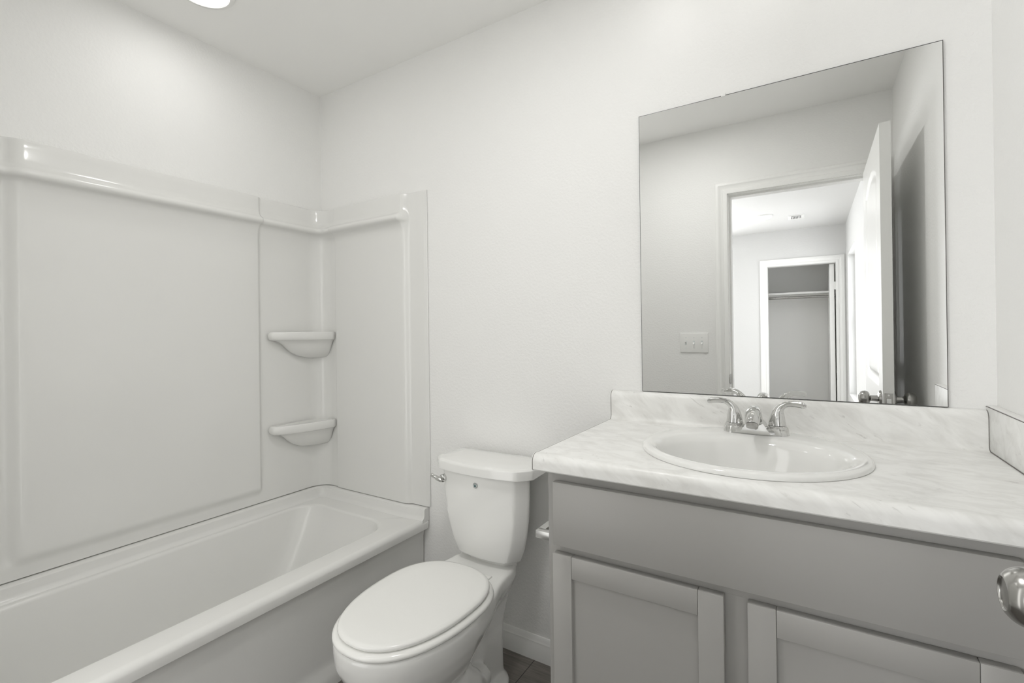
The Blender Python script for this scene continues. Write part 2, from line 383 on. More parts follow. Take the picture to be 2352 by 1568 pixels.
# latch plate on the free edge
mb = MB()
def edgebox(w0, w1, z0, z1, e0, e1):
    vs = [dl(u, w, z) for u in (e0, e1) for w in (w0, w1) for z in (z0, z1)]
    mb.add(vs, [(0, 1, 3, 2), (4, 6, 7, 5), (0, 4, 5, 1), (2, 3, 7, 6), (0, 2, 6, 4), (1, 5, 7, 3)])
edgebox(DT/2-0.0125, DT/2+0.0125, KZ-0.028, KZ+0.028, DL, DL+0.0015)
lp = mb.build('latch_plate', M['nickel'], door, smooth=False)
mb = MB(); edgebox(DT/2-0.007, DT/2+0.007, KZ-0.009, KZ+0.009, DL+0.0015, DL+0.011); mb.build('latch_bolt', M['chrome'], lp, smooth=False)
mb = MB()
for zz in (KZ-0.021, KZ+0.021):
    l0 = [dl(DL+0.0015, DT/2+0.0035*math.cos(a*PI/6), zz+0.0035*math.sin(a*PI/6)) for a in range(12)]
    l1 = [p+ud*0.0012 for p in l0]; mb.loft([l0, l1])
mb.build('screw', M['chrome'], lp)
for zz in (0.18, 0.98, 1.78):
    mb = MB(); q = dl(-0.006, -0.004, zz); mb.tube([q-Vector((0, 0, .045)), q+Vector((0, 0, .045))], 0.006, 14)
    mb.build('hinge', M['nickel'], door)

# ------------------------------------------------------------------ recessed lamps and ceiling vent
def can_light(name, x, y, r, label):
    mb = MB(); mb.lathe([(r*0.82, -0.010), (r*0.84, -0.0125), (r*0.95, -0.011), (r, -0.007), (r+0.001, 0)], (x, y, H), n=64)
    t = tag(mb.build(name, M['trim'], origin=(x, y, H)), label, 'ceiling light', 'recessed ceiling lights')
    mb = MB(); mb.lathe([(0, -0.0125), (r*0.5, -0.0123), (r*0.80, -0.0105), (r*0.82, -0.009)], (x, y, H), n=64)
    mb.build('lens', M['lens'], t)
can_light('recessed_light', 0.315, -0.70, 0.096, 'round recessed ceiling light glowing above the bathtub, cut by the picture top')
can_light('recessed_light', 1.68, -4.16, 0.080, 'small round recessed ceiling light reflected in the mirror, beside the ceiling vent')
vx, vy = 1.965, -4.40
mb = MB()
mb.box(vx-0.075, vx+0.075, vy-0.11, vy+0.11, H-0.004, H); mb.box(vx-0.066, vx+0.066, vy-0.10, vy+0.10, H-0.008, H-0.004, bev=0.001)
vent = tag(mb.build('ceiling_vent', M['trim'], origin=(vx, vy, H)), 'white ceiling air register with dark slots, reflected in the mirror', 'vent')
mb = MB()
for i in range(7): mb.box(vx-0.044+i*0.0135, vx-0.044+i*0.0135+0.006, vy-0.045, vy+0.055, H-0.0095, H-0.008)
mb.box(vx-0.045, vx+0.045, vy+0.075, vy+0.088, H-0.0095, H-0.008)
tag(mb.build('slot', M['dark'], vent, smooth=False), 'dark louvre slots')

# ------------------------------------------------------------------ closet fittings
sh = tag(MB().box(CX0, CX1-0.001, CY+0.001, CY+0.36, 1.645, 1.668).build('closet_shelf', M['closet'], smooth=False), 'white shelf spanning the closet seen in the mirror', 'shelf')
mb = MB(); mb.box(CX0+0.001, CX1-0.001, CY+0.0005, CY+0.018, 1.57, 1.645)
mb.build('cleat', M['closet'], sh, smooth=False)
rod = MB(); rod.tube([(CX0, CY+0.30, 1.605), (CX1, CY+0.30, 1.605)], 0.016, 20)
tag(rod.build('closet_rod', M['nickel']), 'metal hanging rod under the closet shelf', 'rod')

# ------------------------------------------------------------------ light switch on the front wall
sx0, sx1, sz0, sz1 = 1.394, 1.555, 1.064, 1.183; sy = -D
mb = MB(); mb.box(sx0, sx1, sy, sy+0.0065, sz0, sz1, bev=0.003, seg=3)
sw = tag(mb.build('light_switch_plate', M['plastic'], origin=((sx0+sx1)/2, sy, (sz0+sz1)/2)), 'white three-toggle light switch plate beside the doorway, seen in the mirror', 'light switch')
for k in range(3):
    cx = (sx0+sx1)/2+(k-1)*0.046; cz = (sz0+sz1)/2; up = 1 if k == 0 else -1
    mb = MB(); mb.box(cx-0.0055, cx+0.0055, sy+0.0060, sy+0.0070, cz-0.0125, cz+0.0125)
    slot_ = mb.build('toggle_slot', M['decal'], sw, smooth=False)
    mb = MB(); mb.loft([[(cx-a, sy+y, cz+up*z) for a, z in ((.0042, z0), (.0042, z1), (-.0042, z1), (-.0042, z0))] for y, z0, z1 in ((0.006, -0.004, 0.006), (0.017, 0.006, 0.011))])
    mb.build('toggle', M['plastic'], sw, smooth=False)
    for zz in (cz-0.031, cz+0.031):
        mb = MB(); mb.lathe([(0.003, 0.0064), (0.003, 0.0074), (0, 0.0078)], (cx, sy, zz), 'Y', 14)
        mb.build('screw', M['decal'], sw)

# ------------------------------------------------------------------ bathtub
def tub():
    mb = MB()
    y0, y1 = -D+0.002, -0.002
    RZ = 0.418
    def out(x1, z, r=0.01, ins=0): return rrect(0.002, x1, y0+ins, y1-ins, (r, 0.004, 0.004, r), z, 8, 10)
    loops = [out(0.676, 0.0), out(0.676, 0.028), out(0.672, 0.045), out(0.662, 0.066), out(0.660, 0.09), out(0.663, 0.34), out(0.668, 0.362), out(0.680, 0.372), out(0.690, 0.376)]
    for a in range(1, 8):
        t = a/7*PI/2; loops.append(out(0.674+0.020*math.cos(t)+0.0, RZ-0.024+0.024*math.sin(t)))
    def inn(dx0, dx1, dy0, dy1, r, z): return rrect(dx0, dx1, dy0, dy1, r, z, 8, 10)
    X0, X1, Y0, Y1 = 0.070, 0.606, -1.405, -0.128
    for a in range(0, 6):
        t = a/5*PI/2; k = 0.012*math.sin(t)
        loops.append(inn(X0+k, X1-k, Y0+k, Y1-k, (0.11, 0.10, 0.10, 0.11), RZ-0.012*(1-math.cos(t))))
    for z, dx, dya, dyb in ((0.37, .020, .018, .030), (0.30, .032, .030, .070), (0.22, .046, .045, .120), (0.15, .062, .065, .170), (0.115, .080, .085, .20), (0.095, .110, .12, .24), (0.088, .150, .17, .30)):
        loops.append(inn(X0+dx, X1-dx, Y0+dya, Y1-dyb, (0.12, 0.11, 0.10, 0.11), z))
    mb.loft(loops, True, True, True)
    # raised lip along the walls with a swept inner corner
    t_ = 0.040; r = 0.085
    path = [(t_, y0), (t_, -r-0.0)]
    path += [(t_+(r-t_)*(1-math.cos(a*PI/16)), -r+(r-t_)*math.sin(a*PI/16)) for a in range(1, 9)]
    path += [(0.60, -t_), (0.655, -0.030), (0.690, -0.026)]
    def back(p, k): return (0.003, p[1]) if k < 2 else ((0.003, -0.003) if k < 10 else (p[0], -0.003))
    inner = []
    loops = []
    n = len(path)
    for k, p in enumerate(path):
        # inward direction
        q0 = Vector(path[max(k-1, 0)]); q1 = Vector(path[min(k+1, n-1)]); t = (q1-q0).normalized(); nv = Vector((t.y, -t.x))
        b = back(p, k)
        zt = 0.462
        l = [(b[0], b[1], RZ-0.01), (b[0], b[1], zt)]
        for (o_, z) in ((0.0, zt), (0.004, zt-0.003), (0.0055, zt-0.010), (0.006, RZ+0.016), (0.010, RZ+0.006), (0.020, RZ+0.0005), (0.020, RZ-0.01)):
            l.append((p[0]+nv.x*o_, p[1]+nv.y*o_, z))
        loops.append(l)
    mb.loft(loops, True, True, True)
    return mb
tubo = tag(tub().build('bathtub', M['acrylic'], angle=40), 'white alcove bathtub with plain apron along the left wall', 'bathtub')

# ------------------------------------------------------------------ moulded wall surround
def surround():
    XE = 0.700
    r = 0.095
    # path samples: (point, normal, tag)
    P = []
    def dens(a, b, marks, base):
        s = {a, b}
        n = max(2, int(abs(b-a)/base))
        for i in range(n+1): s.add(a+(b-a)*i/n)
        for mk, wd_ in marks:
            for i in range(-6, 7):
                x = mk+wd_*i/6
                if min(a, b) < x < max(a, b): s.add(x)
        return sorted(s)
    for y in dens(-D+0.001, -r, ((-1.125, .05), (-0.338, .014)), 0.05): P.append(((0, y), (1, 0), ('L', y), (0, y)))
    for a in range(1, 12):
        t = a/12*PI/2; P.append(((r-r*math.cos(t), -r+r*math.sin(t)), (math.cos(t), -math.sin(t)), ('C', t), (0.0005, -0.0005)))
    for x in dens(r, XE, ((0.132, .006), (0.592, .018), (0.690, .008)), 0.05): P.append(((x, 0), (0, -1), ('E', x), (x, 0)))
    zt = 1.805
    prof = [(zt, 0.000, 0), (zt+0.0005, .85, 0), (zt-0.001, .97, 0), (zt-0.004, 1, 0), (1.78, 1, 0), (1.745, 1, .001), (1.730, 1, .004), (1.720, 1, .012), (1.713, 1, .022), (1.706, 1, .029), (1.699, 1, .031), (1.692, 1, .029), (1.687, 1, .022), (1.684, 1, .014), (1.680, 1, .007), (1.672, 1, .001), (1.655, 1, -.005), (1.63, 1, -.0075), (1.60, 1, -.0075)]
    for i in range(1, 24): prof.append((1.60-(1.60-0.545)*i/24, 1, -.0075))
    for i in range(9): prof.append((0.545-0.05*i/8, 1, -.0075))
    prof += [(0.480, 1, -.0075), (0.466, 1, -.0075), (0.4655, 0.0, 0)]
    vs = []; n = len(prof)
    for (px, py), (nx, ny), (k, q), (wx, wy) in P:
        for (z, on, ex) in prof:
            if k == 'L':
                c = sstep(-1.150, -1.085, q)*(1-sstep(-0.352, -0.330, q))
                low = sstep(0.500, 0.535, z) if z < 1.66 else 1
                dd = 0.024 + 0.014*c*low - 0.011*low*math.exp(-((q+1.128)/0.020)**2); lip = 1.0
            elif k == 'C': dd = 0.024; lip = 1.0
            else:
                c = sstep(0.129, 0.135, q); c2 = 1-sstep(0.574, 0.612, q)
                dd = 0.024 + 0.010*c*c2 - 0.014*(1-c2)*c - 0.004*sstep(0.68, 0.70, q)
                lip = c2*1.0
                if q > XE-0.002: dd = 0.0045
            e = ex*lip
            if on == 0: vs.append((wx+nx*0.0008, wy+ny*0.0008, z))
            else: vs.append((px+nx*(dd*on+e), py+ny*(dd*on+e), z))
    fs = [(i*n+j, (i+1)*n+j, (i+1)*n+j+1, i*n+j+1) for i in range(len(P)-1) for j in range(n-1)]
    k = len(vs); base = (len(P)-1)*n
    for (z, on, ex) in prof: vs.append((XE, -0.0008, z))
    fs += [(base+j, k+j, k+j+1, base+j+1) for j in range(n-1)]
    return vs, fs, P, n
vs, fs, P, n_ = surround()
# split into the long wall panel, and the end panel
ns = next(i for i, p in enumerate(P) if p[2][0] == 'E' and p[2][1] >= 0.128)
sur = thing('tub_surround', (0, -0.76, 0.463), 'glossy white moulded wall surround standing on the bathtub rim', 'tub surround')
fa = [f for f in fs if f[0] < ns*n_]; fb = [f for f in fs if f[0] >= ns*n_]
def sub(vs, fs):
    ids = sorted({i for f in fs for i in f}); mp = {a: b for b, a in enumerate(ids)}
    return [vs[i] for i in ids], [[mp[i] for i in f] for f in fs]
mb = MB().add(*sub(vs, fa)); mb.build('side_panel', M['acrylic'], sur, angle=50)
mb = MB().add(*sub(vs, fb)); mb.build('end_panel', M['acrylic'], sur, angle=50)
def shelf(z, th):
    # plan outline: from the left wall round the front to the back wall
    pl = [(0.024, -0.305), (0.040, -0.308), (0.058, -0.302), (0.078, -0.275), (0.098, -0.225), (0.112, -0.165), (0.123, -0.100), (0.128, -0.060), (0.128, -0.040), (0.122, -0.024)]
    # subdivide smoothly
    pts = []
    for i in range(len(pl)-1):
        for j in range(4):
            t = j/4; p0 = pl[max(i-1, 0)]; p1 = pl[i]; p2 = pl[i+1]; p3 = pl[min(i+2, len(pl)-1)]
            pts.append(tuple(0.5*((2*p1[a])+(-p0[a]+p2[a])*t+(2*p0[a]-5*p1[a]+4*p2[a]-p3[a])*t*t+(-p0[a]+3*p1[a]-3*p2[a]+p3[a])*t**3) for a in (0, 1)))
    pts.append(pl[-1])
    c = (0.024, -0.024)
    def lp(k, zz): return [(c[0]+(x-c[0])*k, c[1]+(y-c[1])*k, zz) for x, y in pts] + [(c[0]-0.002, c[1]+0.002, zz)]
    loops = [lp(0.93, z-0.003)]
    loops = [lp(0.80, z-0.004), lp(0.90, z-0.0025), lp(0.95, z)]
    for a in range(1, 12):
        t = a/11*PI; loops.append(lp(0.95+0.05*math.sin(t), z-th/2+th/2*math.cos(t)))
    loops += [lp(0.90, z-th-0.002), lp(0.84, z-th-0.007), lp(0.77, z-th-0.018), lp(0.71, z-th-0.034), lp(0.63, z-th-0.054), lp(0.51, z-th-0.072), lp(0.34, z-th-0.084), lp(0.2, z-th-0.088)]
    return MB().loft(loops, True, True, True)
shelf(1.214, 0.038).build('corner_shelf', M['acrylic'], sur, angle=60)
shelf(0.793, 0.038).build('corner_shelf', M['acrylic'], sur, angle=60)

# ------------------------------------------------------------------ toilet
TX = 1.075
toilet = thing('toilet', (TX, -0.42, 0), 'white two-piece toilet with closed lid between the bathtub and the vanity', 'toilet')
def egg(hw, yb, yf, z, cx=TX, cy=-0.45, nb=2.4, nf=2.25, n=72):
    out = []
    for i in range(n):
        a = 2*PI*i/n; c, s_ = math.cos(a), math.sin(a)
        if s_ >= 0: e = nb; b = yb-cy
        else: e = nf; b = cy-yf
        x = math.copysign(abs(c)**(2/e), c)*hw; y = math.copysign(abs(s_)**(2/e), s_)*b
        out.append((cx+x, cy+y, z))
    return out
def body_outline(hw, yb, yf, hb, z, yj=-0.26, n=72, cy=-0.45):
    """egg bowl in front blending to a rear shelf of half width hb ending at y=yb"""
    out = []
    for i in range(n):
        a = 2*PI*i/n; c, s_ = math.cos(a), math.sin(a)
        if s_ < 0:
            e = 2.25; x = math.copysign(abs(c)**(2/e), c)*hw; y = cy-abs(s_)**(2/e)*(cy-yf)
        else:
            t = abs(s_)**(2/5.0)  # 0 at widest .. 1 at back
            y = cy+(yb-cy)*t
            w = hw+(hb-hw)*sstep(cy+0.02, yj+0.06, y)
            x = math.copysign(abs(c)**(2/5.0), c)*w
        out.append((TX+x, y, z))
    return out
def bowl():
    mb = MB()
    L = []
    L.append(body_outline(0.183, -0.072, -0.741, 0.128, 0.386))
    L.append(body_outline(0.187, -0.068, -0.745, 0.132, 0.381))
    L.append(body_outline(0.187, -0.068, -0.745, 0.132, 0.352))
    L.append(body_outline(0.183, -0.075, -0.740, 0.120, 0.320))
    L.append(body_outline(0.170, -0.10, -0.722, 0.098, 0.280))
    L.append(body_outline(0.148, -0.15, -0.690, 0.075, 0.235, -0.30))
    L.append(body_outline(0.118, -0.20, -0.640, 0.055, 0.190, -0.32))
    L.append(body_outline(0.090, -0.24, -0.590, 0.050, 0.140, -0.32))
    L.append(body_outline(0.082, -0.24, -0.565, 0.055, 0.090, -0.32))
    L.append(body_outline(0.085, -0.22, -0.570, 0.060, 0.02, -0.32))
    mb.loft(L[::-1], True, True, True)
    # rear column under the tank shelf
    def sup(hw, yb, yf, z): return rrect(TX-hw, TX+hw, yf, yb, 0.045, z, 8, 4)
    mb.loft([sup(.088, -.13, -.33, 0.02), sup(.084, -.13, -.32, 0.12), sup(.082, -.12, -.30, 0.20), sup(.092, -.10, -.29, 0.28), sup(.108, -.09, -.27, 0.345)], True, True, True)
    # trapway relief on both sides
    for s_ in (-1, 1):
        mb.tube([(TX+s_*0.062, -0.50, 0.235), (TX+s_*0.085, -0.44, 0.175), (TX+s_*0.088, -0.38, 0.12), (TX+s_*0.080, -0.33, 0.09), (TX+s_*0.070, -0.28, 0.10)], [0.055, 0.060, 0.058, 0.052, 0.045], 20)
    # foot
    mb.loft([rrect(TX-0.118, TX+0.118, -0.585, -0.115, 0.085, 0.0, 8, 4), rrect(TX-0.118, TX+0.118, -0.585, -0.115, 0.085, 0.012, 8, 4), rrect(TX-0.108, TX+0.108, -0.575, -0.125, 0.085, 0.030, 8, 4), rrect(TX-0.085, TX+0.085, -0.555, -0.145, 0.07, 0.048, 8, 4)], True, True, True)
    return mb
bo = bowl().build('bowl', M['china'], toilet)
rm = bo.modifiers.new('remesh', 'REMESH'); rm.mode = 'VOXEL'; rm.voxel_size = 0.006; rm.use_smooth_shade = True
sm = bo.modifiers.new('smooth', 'SMOOTH'); sm.factor = 0.5; sm.iterations = 8
# seat and lid
L = [egg(.170, -.262, -.728, .386), egg(.184, -.250, -.744, .388), egg(.1875, -.247, -.748, .393), egg(.186, -.249, -.747, .399), egg(.178, -.257, -.740, .4035), egg(.160, -.275, -.722, .4045)]
MB().loft(L, True, True, True).build('seat', M['seat'], toilet, angle=60)
L = [egg(.166, -.266, -.724, .4052), egg(.171, -.259, -.731, .4065), egg(.1735, -.256, -.734, .4110), egg(.1735, -.256, -.734, .4150), egg(.170, -.260, -.730, .4190), egg(.160, -.270, -.720, .4212), egg(.12, -.31, -.66, .4222), egg(.05, -.39, -.53, .4227)]
MB().loft(L, True, True, True).build('lid', M['seat'], toilet, angle=60)
for s_ in (-1, 1):
    mb = MB(); mb.box(TX+s_*0.072-0.017, TX+s_*0.072+0.017, -0.252, -0.226, 0.3825, 0.390, bev=0.003, seg=3)
    mb.build('seat_hinge', M['seat'], toilet)
# tank
def tankloop(hw, yb, yf, bow, ch, z, n=14, hb=None):
    """plan: flat back, sides narrowing to the wall, chamfered corners, bowed front"""
    hb = hw if hb is None else hb
    k = hw-ch*0.95
    cl = [(hb, yb), (hw, yf+ch)] + [(k-(2*k)*i/n, yf-bow*(1-((i/n)*2-1)**2)) for i in range(n+1)] + [(-hw, yf+ch), (-hb, yb)]
    q = cl
    for _ in range(2):
        r_ = []
        for i in range(len(q)):
            a, b_ = q[i], q[(i+1) % len(q)]
            dd = math.hypot(a[0]-b_[0], a[1]-b_[1]); f = 0.25 if dd < 0.02 else min(0.25, 0.004/dd)
            r_.append((a[0]+(b_[0]-a[0])*f, a[1]+(b_[1]-a[1])*f)); r_.append((a[0]+(b_[0]-a[0])*(1-f), a[1]+(b_[1]-a[1])*(1-f)))
        q = r_
    return [(TKX+x, y, z) for x, y in q]
TKX = 1.082
L = [tankloop(0.112, -.030, -0.156, 0.009, 0.036, 0.4035, hb=0.0739), tankloop(0.13, -.030, -0.166, 0.011, 0.038, 0.407, hb=0.0858), tankloop(0.139, -.030, -0.172, 0.012, 0.038, 0.416, hb=0.0917), tankloop(0.156, -.030, -0.178, 0.013, 0.038, 0.456, hb=0.103), tankloop(0.169, -.030, -0.182, 0.014, 0.038, 0.505, hb=0.1115), tankloop(0.178, -.030, -0.185, 0.015, 0.038, 0.56, hb=0.1175), tankloop(0.183, -.030, -0.188, 0.015, 0.038, 0.63, hb=0.1208), tankloop(0.185, -.030, -0.19, 0.016, 0.038, 0.704, hb=0.1221)]
tk = MB().loft(L, True, True, True).build('tank', M['china'], toilet, angle=28)
L = [tankloop(.196, -.020, -.196, .017, .040, .7045, hb=.187), tankloop(.204, -.016, -.203, .018, .042, .708, hb=.195), tankloop(.205, -.015, -.204, .018, .042, .733, hb=.196), tankloop(.204, -.016, -.203, .018, .042, .738, hb=.195), tankloop(.200, -.020, -.199, .018, .042, .7425, hb=.191), tankloop(.193, -.027, -.192, .018, .040, .7445, hb=.184), tankloop(.150, -.060, -.150, .015, .03, .7465)]
MB().loft(L, True, True, True).build('tank_lid', M['china'], toilet, angle=32)
MB().loft([tankloop(.105, -.05, -.142, .008, .034, .380, hb=.075), tankloop(.105, -.05, -.142, .008, .034, .4035, hb=.075)], True, True, True).build('tank_gasket', M['china'], toilet)
# flush lever on the left of the tank front
lx, ly, lz = 0.931, -0.196, 0.672
mb = MB(); mb.lathe([(0.014, 0.012), (0.0145, 0.0), (0.0135, -0.005), (0.010, -0.008), (0.008, -0.014), (0, -0.015)], (lx, ly, lz), 'Y', 28)
mb.tube([(lx+0.004, ly-0.012, lz-0.002), (lx-0.010, ly-0.016, lz+0.001), (lx-0.022, ly-0.018, lz+0.006), (lx-0.034, ly-0.020, lz+0.011), (lx-0.039, ly-0.021, lz+0.013)], [0.0095, 0.0085, 0.0068, 0.0070, 0.004], 14)
tag(mb.build('flush_lever', M['chrome'], toilet), 'chrome flush lever')
# round water-saving mark on the tank front
sx, sz = 1.083, 0.671; syy = -0.190-0.016-0.0006
mb = MB(); mb.lathe([(0, -0.0006), (0.0078, -0.0006)], (sx, syy, sz), 'Y', 28); mb.loft([[(sx+r*math.cos(PI*k/14), syy+h, sz+r*math.sin(PI*k/14)) for k in range(28)] for r, h in ((0.0078, -0.0006), (0.0088, -0.0006), (0.0095, 0))], True, False, False, mi=1)
stk = tag(mb.build('sticker', [M['decal'], M['ring']], tk), 'small round sticker with a dark water drop')
dr = []
for i in range(24):
    a = 2*PI*i/24; rr_ = 0.0044; x = rr_*math.sin(a)*(math.sin(a/2)**1.1); dr.append((x, rr_*1.25*math.cos(a)+0.0))
mb = MB(); mb.add([(sx+x, syy-0.0009, sz+z) for x, z in dr]+[(sx, syy-0.0009, sz)], [(i, (i+1) % 24, 24) for i in range(24)])
mb.build('drop_mark', M['teal'], stk, smooth=False)

# ------------------------------------------------------------------ vanity cabinet
VX0, VX1, VF = 1.535, W-0.001, -0.530
van = thing('vanity_cabinet', ((VX0+VX1)/2, VF/2, 0), 'grey painted vanity cabinet with shaker doors under the marble countertop', 'vanity')
mb = MB()
mb.box(VX0, VX0+0.018, VF+0.02, -0.002, 0, 0.869); mb.box(VX1-0.018, VX1, VF+0.02, -0.002, 0, 0.869)
mb.box(VX0+0.018, VX1-0.018, -0.02, -0.002, 0, 0.869); mb.box(VX0+0.018, VX1-0.018, VF+0.02, -0.02, 0.10, 0.118)
mb.box(VX0+0.018, VX1-0.018, VF+0.075, VF+0.09, 0, 0.10)
mb.build('carcass', M['cab'], van, smooth=False)
mb = MB()
mb.box(VX0, VX0+0.040, VF, VF+0.02, 0.10, 0.869); mb.box(2.318, VX1, VF, VF+0.02, 0.10, 0.869)
mb.box(VX0+0.040, 2.318, VF, VF+0.02, 0.832, 0.869); mb.box(VX0+0.04, 2.318, VF, VF+0.02, 0.672, 0.712); mb.box(VX0+0.04, 2.318, VF, VF+0.02, 0.10, 0.14)
mb.box(1.905, 1.972, VF-0.0004, VF+0.02, 0.138, 0.684)
mb.build('face_frame', M['cab'], van, smooth=True)
def slab(mb, x0, x1, z0, z1, y, t=0.019, bev=0.0018): mb.box(x0, x1, y-t, y, z0, z1, bev=bev, seg=2)
mb = MB(); slab(mb, 1.5555, 2.326, 0.7035, 0.849, VF-0.0006); mb.build('drawer_front', M['cab'], van)
for (x0, x1) in ((1.5535, 1.9185), (1.9595, 2.3245)):
    z0, z1, sw_ = 0.118, 0.6845, 0.047
    y = VF-0.0006
    mb = MB()
    slab(mb, x0, x0+sw_, z0, z1, y); slab(mb, x1-sw_, x1, z0, z1, y)
    slab(mb, x0+sw_+0.0003, x1-sw_-0.0003, z1-0.050, z1, y); slab(mb, x0+sw_+0.0003, x1-sw_-0.0003, z0, z0+0.05, y)
    dd_ = mb.build('door', M['cab'], van)
    mb = MB(); mb.box(x0+sw_-0.004, x1-sw_+0.004, y-0.010, y-0.004, z0+0.046, z1-0.046); mb.build('door_panel', M['cab'], dd_, smooth=False)

# ------------------------------------------------------------------ countertop with coved backsplash
CXa, CXb = 1.508, W-0.0012
SKX, SKY = 1.937, -0.282
ctr = thing('countertop', ((CXa+CXb)/2, -0.27, C0), 'white marble-look laminate countertop with rolled front edge and coved backsplash', 'countertop')
FR = -0.556
def counter():
    mb = MB()
    zb = 0.8705
    fl = []  # front lip profile from underside back to the flat top front
    prof = [(-0.40, zb+0.018), (FR+0.030, zb+0.018), (FR+0.030, zb), (FR+0.003, zb), (FR, zb+0.003), (FR, C0-0.018)]
    for a in range(1, 9):
        t = a/8*PI/2; prof.append((FR+0.018-0.018*math.cos(t), C0-0.018+0.0188*math.sin(t)))
    prof += [(FR+0.026, C0+0.0004), (FR+0.034, C0)]
    ya, yb = FR+0.034, -0.036
    # rear: cove up into the backsplash, rounded top, back to the wall
    rear = [(yb, C0)]
    for a in range(1, 7):
        t = a/6*PI/2; rear.append((yb+0.014*math.sin(t), C0+0.014*(1-math.cos(t))))
    rear += [(-0.022, C0+0.070)]
    for a in range(1, 8):
        t = a/7*PI/2; rear.append((-0.022+0.016*(1-math.cos(t)), C0+0.074+0.019*math.sin(t)))
    rear += [(-0.0006, C0+0.0935)]
    top_i = len(prof)
    for pr in (prof, rear + [(-0.0006, C0-0.02), (yb, C0-0.02)]):
        mb.loft([[(x, y, z) for y, z in pr] for x in (CXa, CXb)], False, False, False)
    # flat top ring around the sink cut-out
    ang = set(2*PI*i/64 for i in range(64)); 
    for x in (CXa, CXb):
        for y in (ya, yb): ang.add(math.atan2(y-SKY, x-SKX) % (2*PI))
    ang = sorted(ang); inner, outer = [], []
    for a in ang:
        c, s_ = math.cos(a), math.sin(a)
        inner.append((SKX+0.215*c, SKY+0.215*s_, C0))
        t = min((CXb-SKX)/c if c > 1e-9 else 9, (CXa-SKX)/c if c < -1e-9 else 9, (yb-SKY)/s_ if s_ > 1e-9 else 9, (ya-SKY)/s_ if s_ < -1e-9 else 9)
        outer.append((SKX+t*c, SKY+t*s_, C0))
    mb.loft([outer, inner, [(x, y, C0-0.02) for x, y, z in inner], [(x, y, C0-0.02) for x, y, z in outer]], True, False, False)
    return mb, prof, rear
mb, prof, rear = counter()
mb.build('worktop', M['marble'], ctr, angle=35)
# left end cap with the dark laminate seam
def endcap(x0, x1, inset, m_, name, lab=None):
    pts = prof[2:] + rear + [(-0.0006, 0.8887), (-0.40, 0.8887), (FR+0.030, 0.8887)]
    cx_, cz_ = -0.28, 0.9
    mbb = MB(); mbb.loft([[(x, y, z) for y, z in pts] for x in (x0, x1)], True, True, True)
    o = mbb.build(name, m_, ctr, angle=35)
    if lab: tag(o, lab)
    return o
endcap(CXa-0.0018, CXa, 0, M['seam'], 'edge_strip', 'thin dark seam line at the end')
endcap(CXa-0.0032, CXa-0.0018, 0, M['marble'], 'end_cap')
# side splash on the right wall
mb = MB(); mb.box(W-0.0195, W-0.0008, -0.545, -0.0015, C0+0.0006, C0+0.1015, bev=0.0006)
ss = mb.build('side_splash', M['marble'], ctr)
mb = MB(); mb.tube([(W-0.0198, -0.022, C0+0.001), (W-0.0198, -0.545, C0+0.001)], 0.0011, 8); mb.tube([(W-0.0198, -0.002, C0+0.1012), (W-0.0198, -0.545, C0+0.1012)], 0.0008, 8)
mb.tube([(W-0.0198, y, z) for y, z in rear[:-1]], 0.0009, 8)
tag(mb.build('splash_seam', M['seam'], ctr), 'thin dark seam lines of the side splash')
MB().box(W-0.0190, W-0.0006, -0.545, -0.001, C0+0.1016, C0+0.1032, bev=0.0005).build('caulk_line', M['caulk'], ctr)

# ------------------------------------------------------------------ sink
def sink():
    mb = MB(); n = 96
    def ell(cx, cy, rx, ry, z): return [(cx+rx*math.cos(2*PI*i/n), cy+ry*math.sin(2*PI*i/n), z) for i in range(n)]
    L = [ell(SKX, SKY, .205, .205, C0-0.012), ell(SKX, SKY, .207, .207, C0+0.0008), ell(SKX, SKY, .2395, .2395, C0+0.0008)]
    for a in range(1, 6):
        t = a/6*PI/2; L.append(ell(SKX, SKY, .2395-0.004*(1-math.cos(t)), .2395-0.004*(1-math.cos(t)), C0+0.001+0.009*math.sin(t)))
    L += [ell(SKX, SKY, .231, .231, C0+0.0125), ell(SKX, SKY-.001, .224, .224, C0+0.0138)]
    by = -0.330
    L += [ell(SKX, by+.016, .212, .186, C0+0.0130), ell(SKX, by+.006, .203, .168, C0+0.0105), ell(SKX, by+.002, .196, .160, C0+0.004), ell(SKX, by, .190, .154, C0-0.008),
          ell(SKX, by, .180, .146, C0-0.035), ell(SKX, by, .166, .134, C0-0.07), ell(SKX, by, .145, .116, C0-0.10), ell(SKX, by, .115, .092, C0-0.122), ell(SKX, by, .075, .06, C0-0.135), ell(SKX, by, .024, .024, C0-0.142), ell(SKX, by, .022, .022, C0-0.150)]
    L += [ell(SKX, by, .026, .026, C0-0.158), ell(SKX, by, .08, .066, C0-0.145), ell(SKX, by, .150, .122, C0-0.11), ell(SKX, by+.01, .178, .148, C0-0.06), ell(SKX, by+.03, .196, .170, C0-0.022)]
    mb.loft(L, True, False, False); 
    return mb, by
mb, sby = sink()
snk = tag(mb.build('sink', M['china'], angle=60), 'round white drop-in sink basin set into the countertop', 'sink')
mb = MB(); mb.lathe([(0.021, -0.1415), (0.020, -0.1400), (0.016, -0.1415), (0.015, -0.145), (0, -0.144)], (SKX, sby, C0), 'Z', 32)
tag(mb.build('drain', M['chrome'], snk), 'chrome drain')

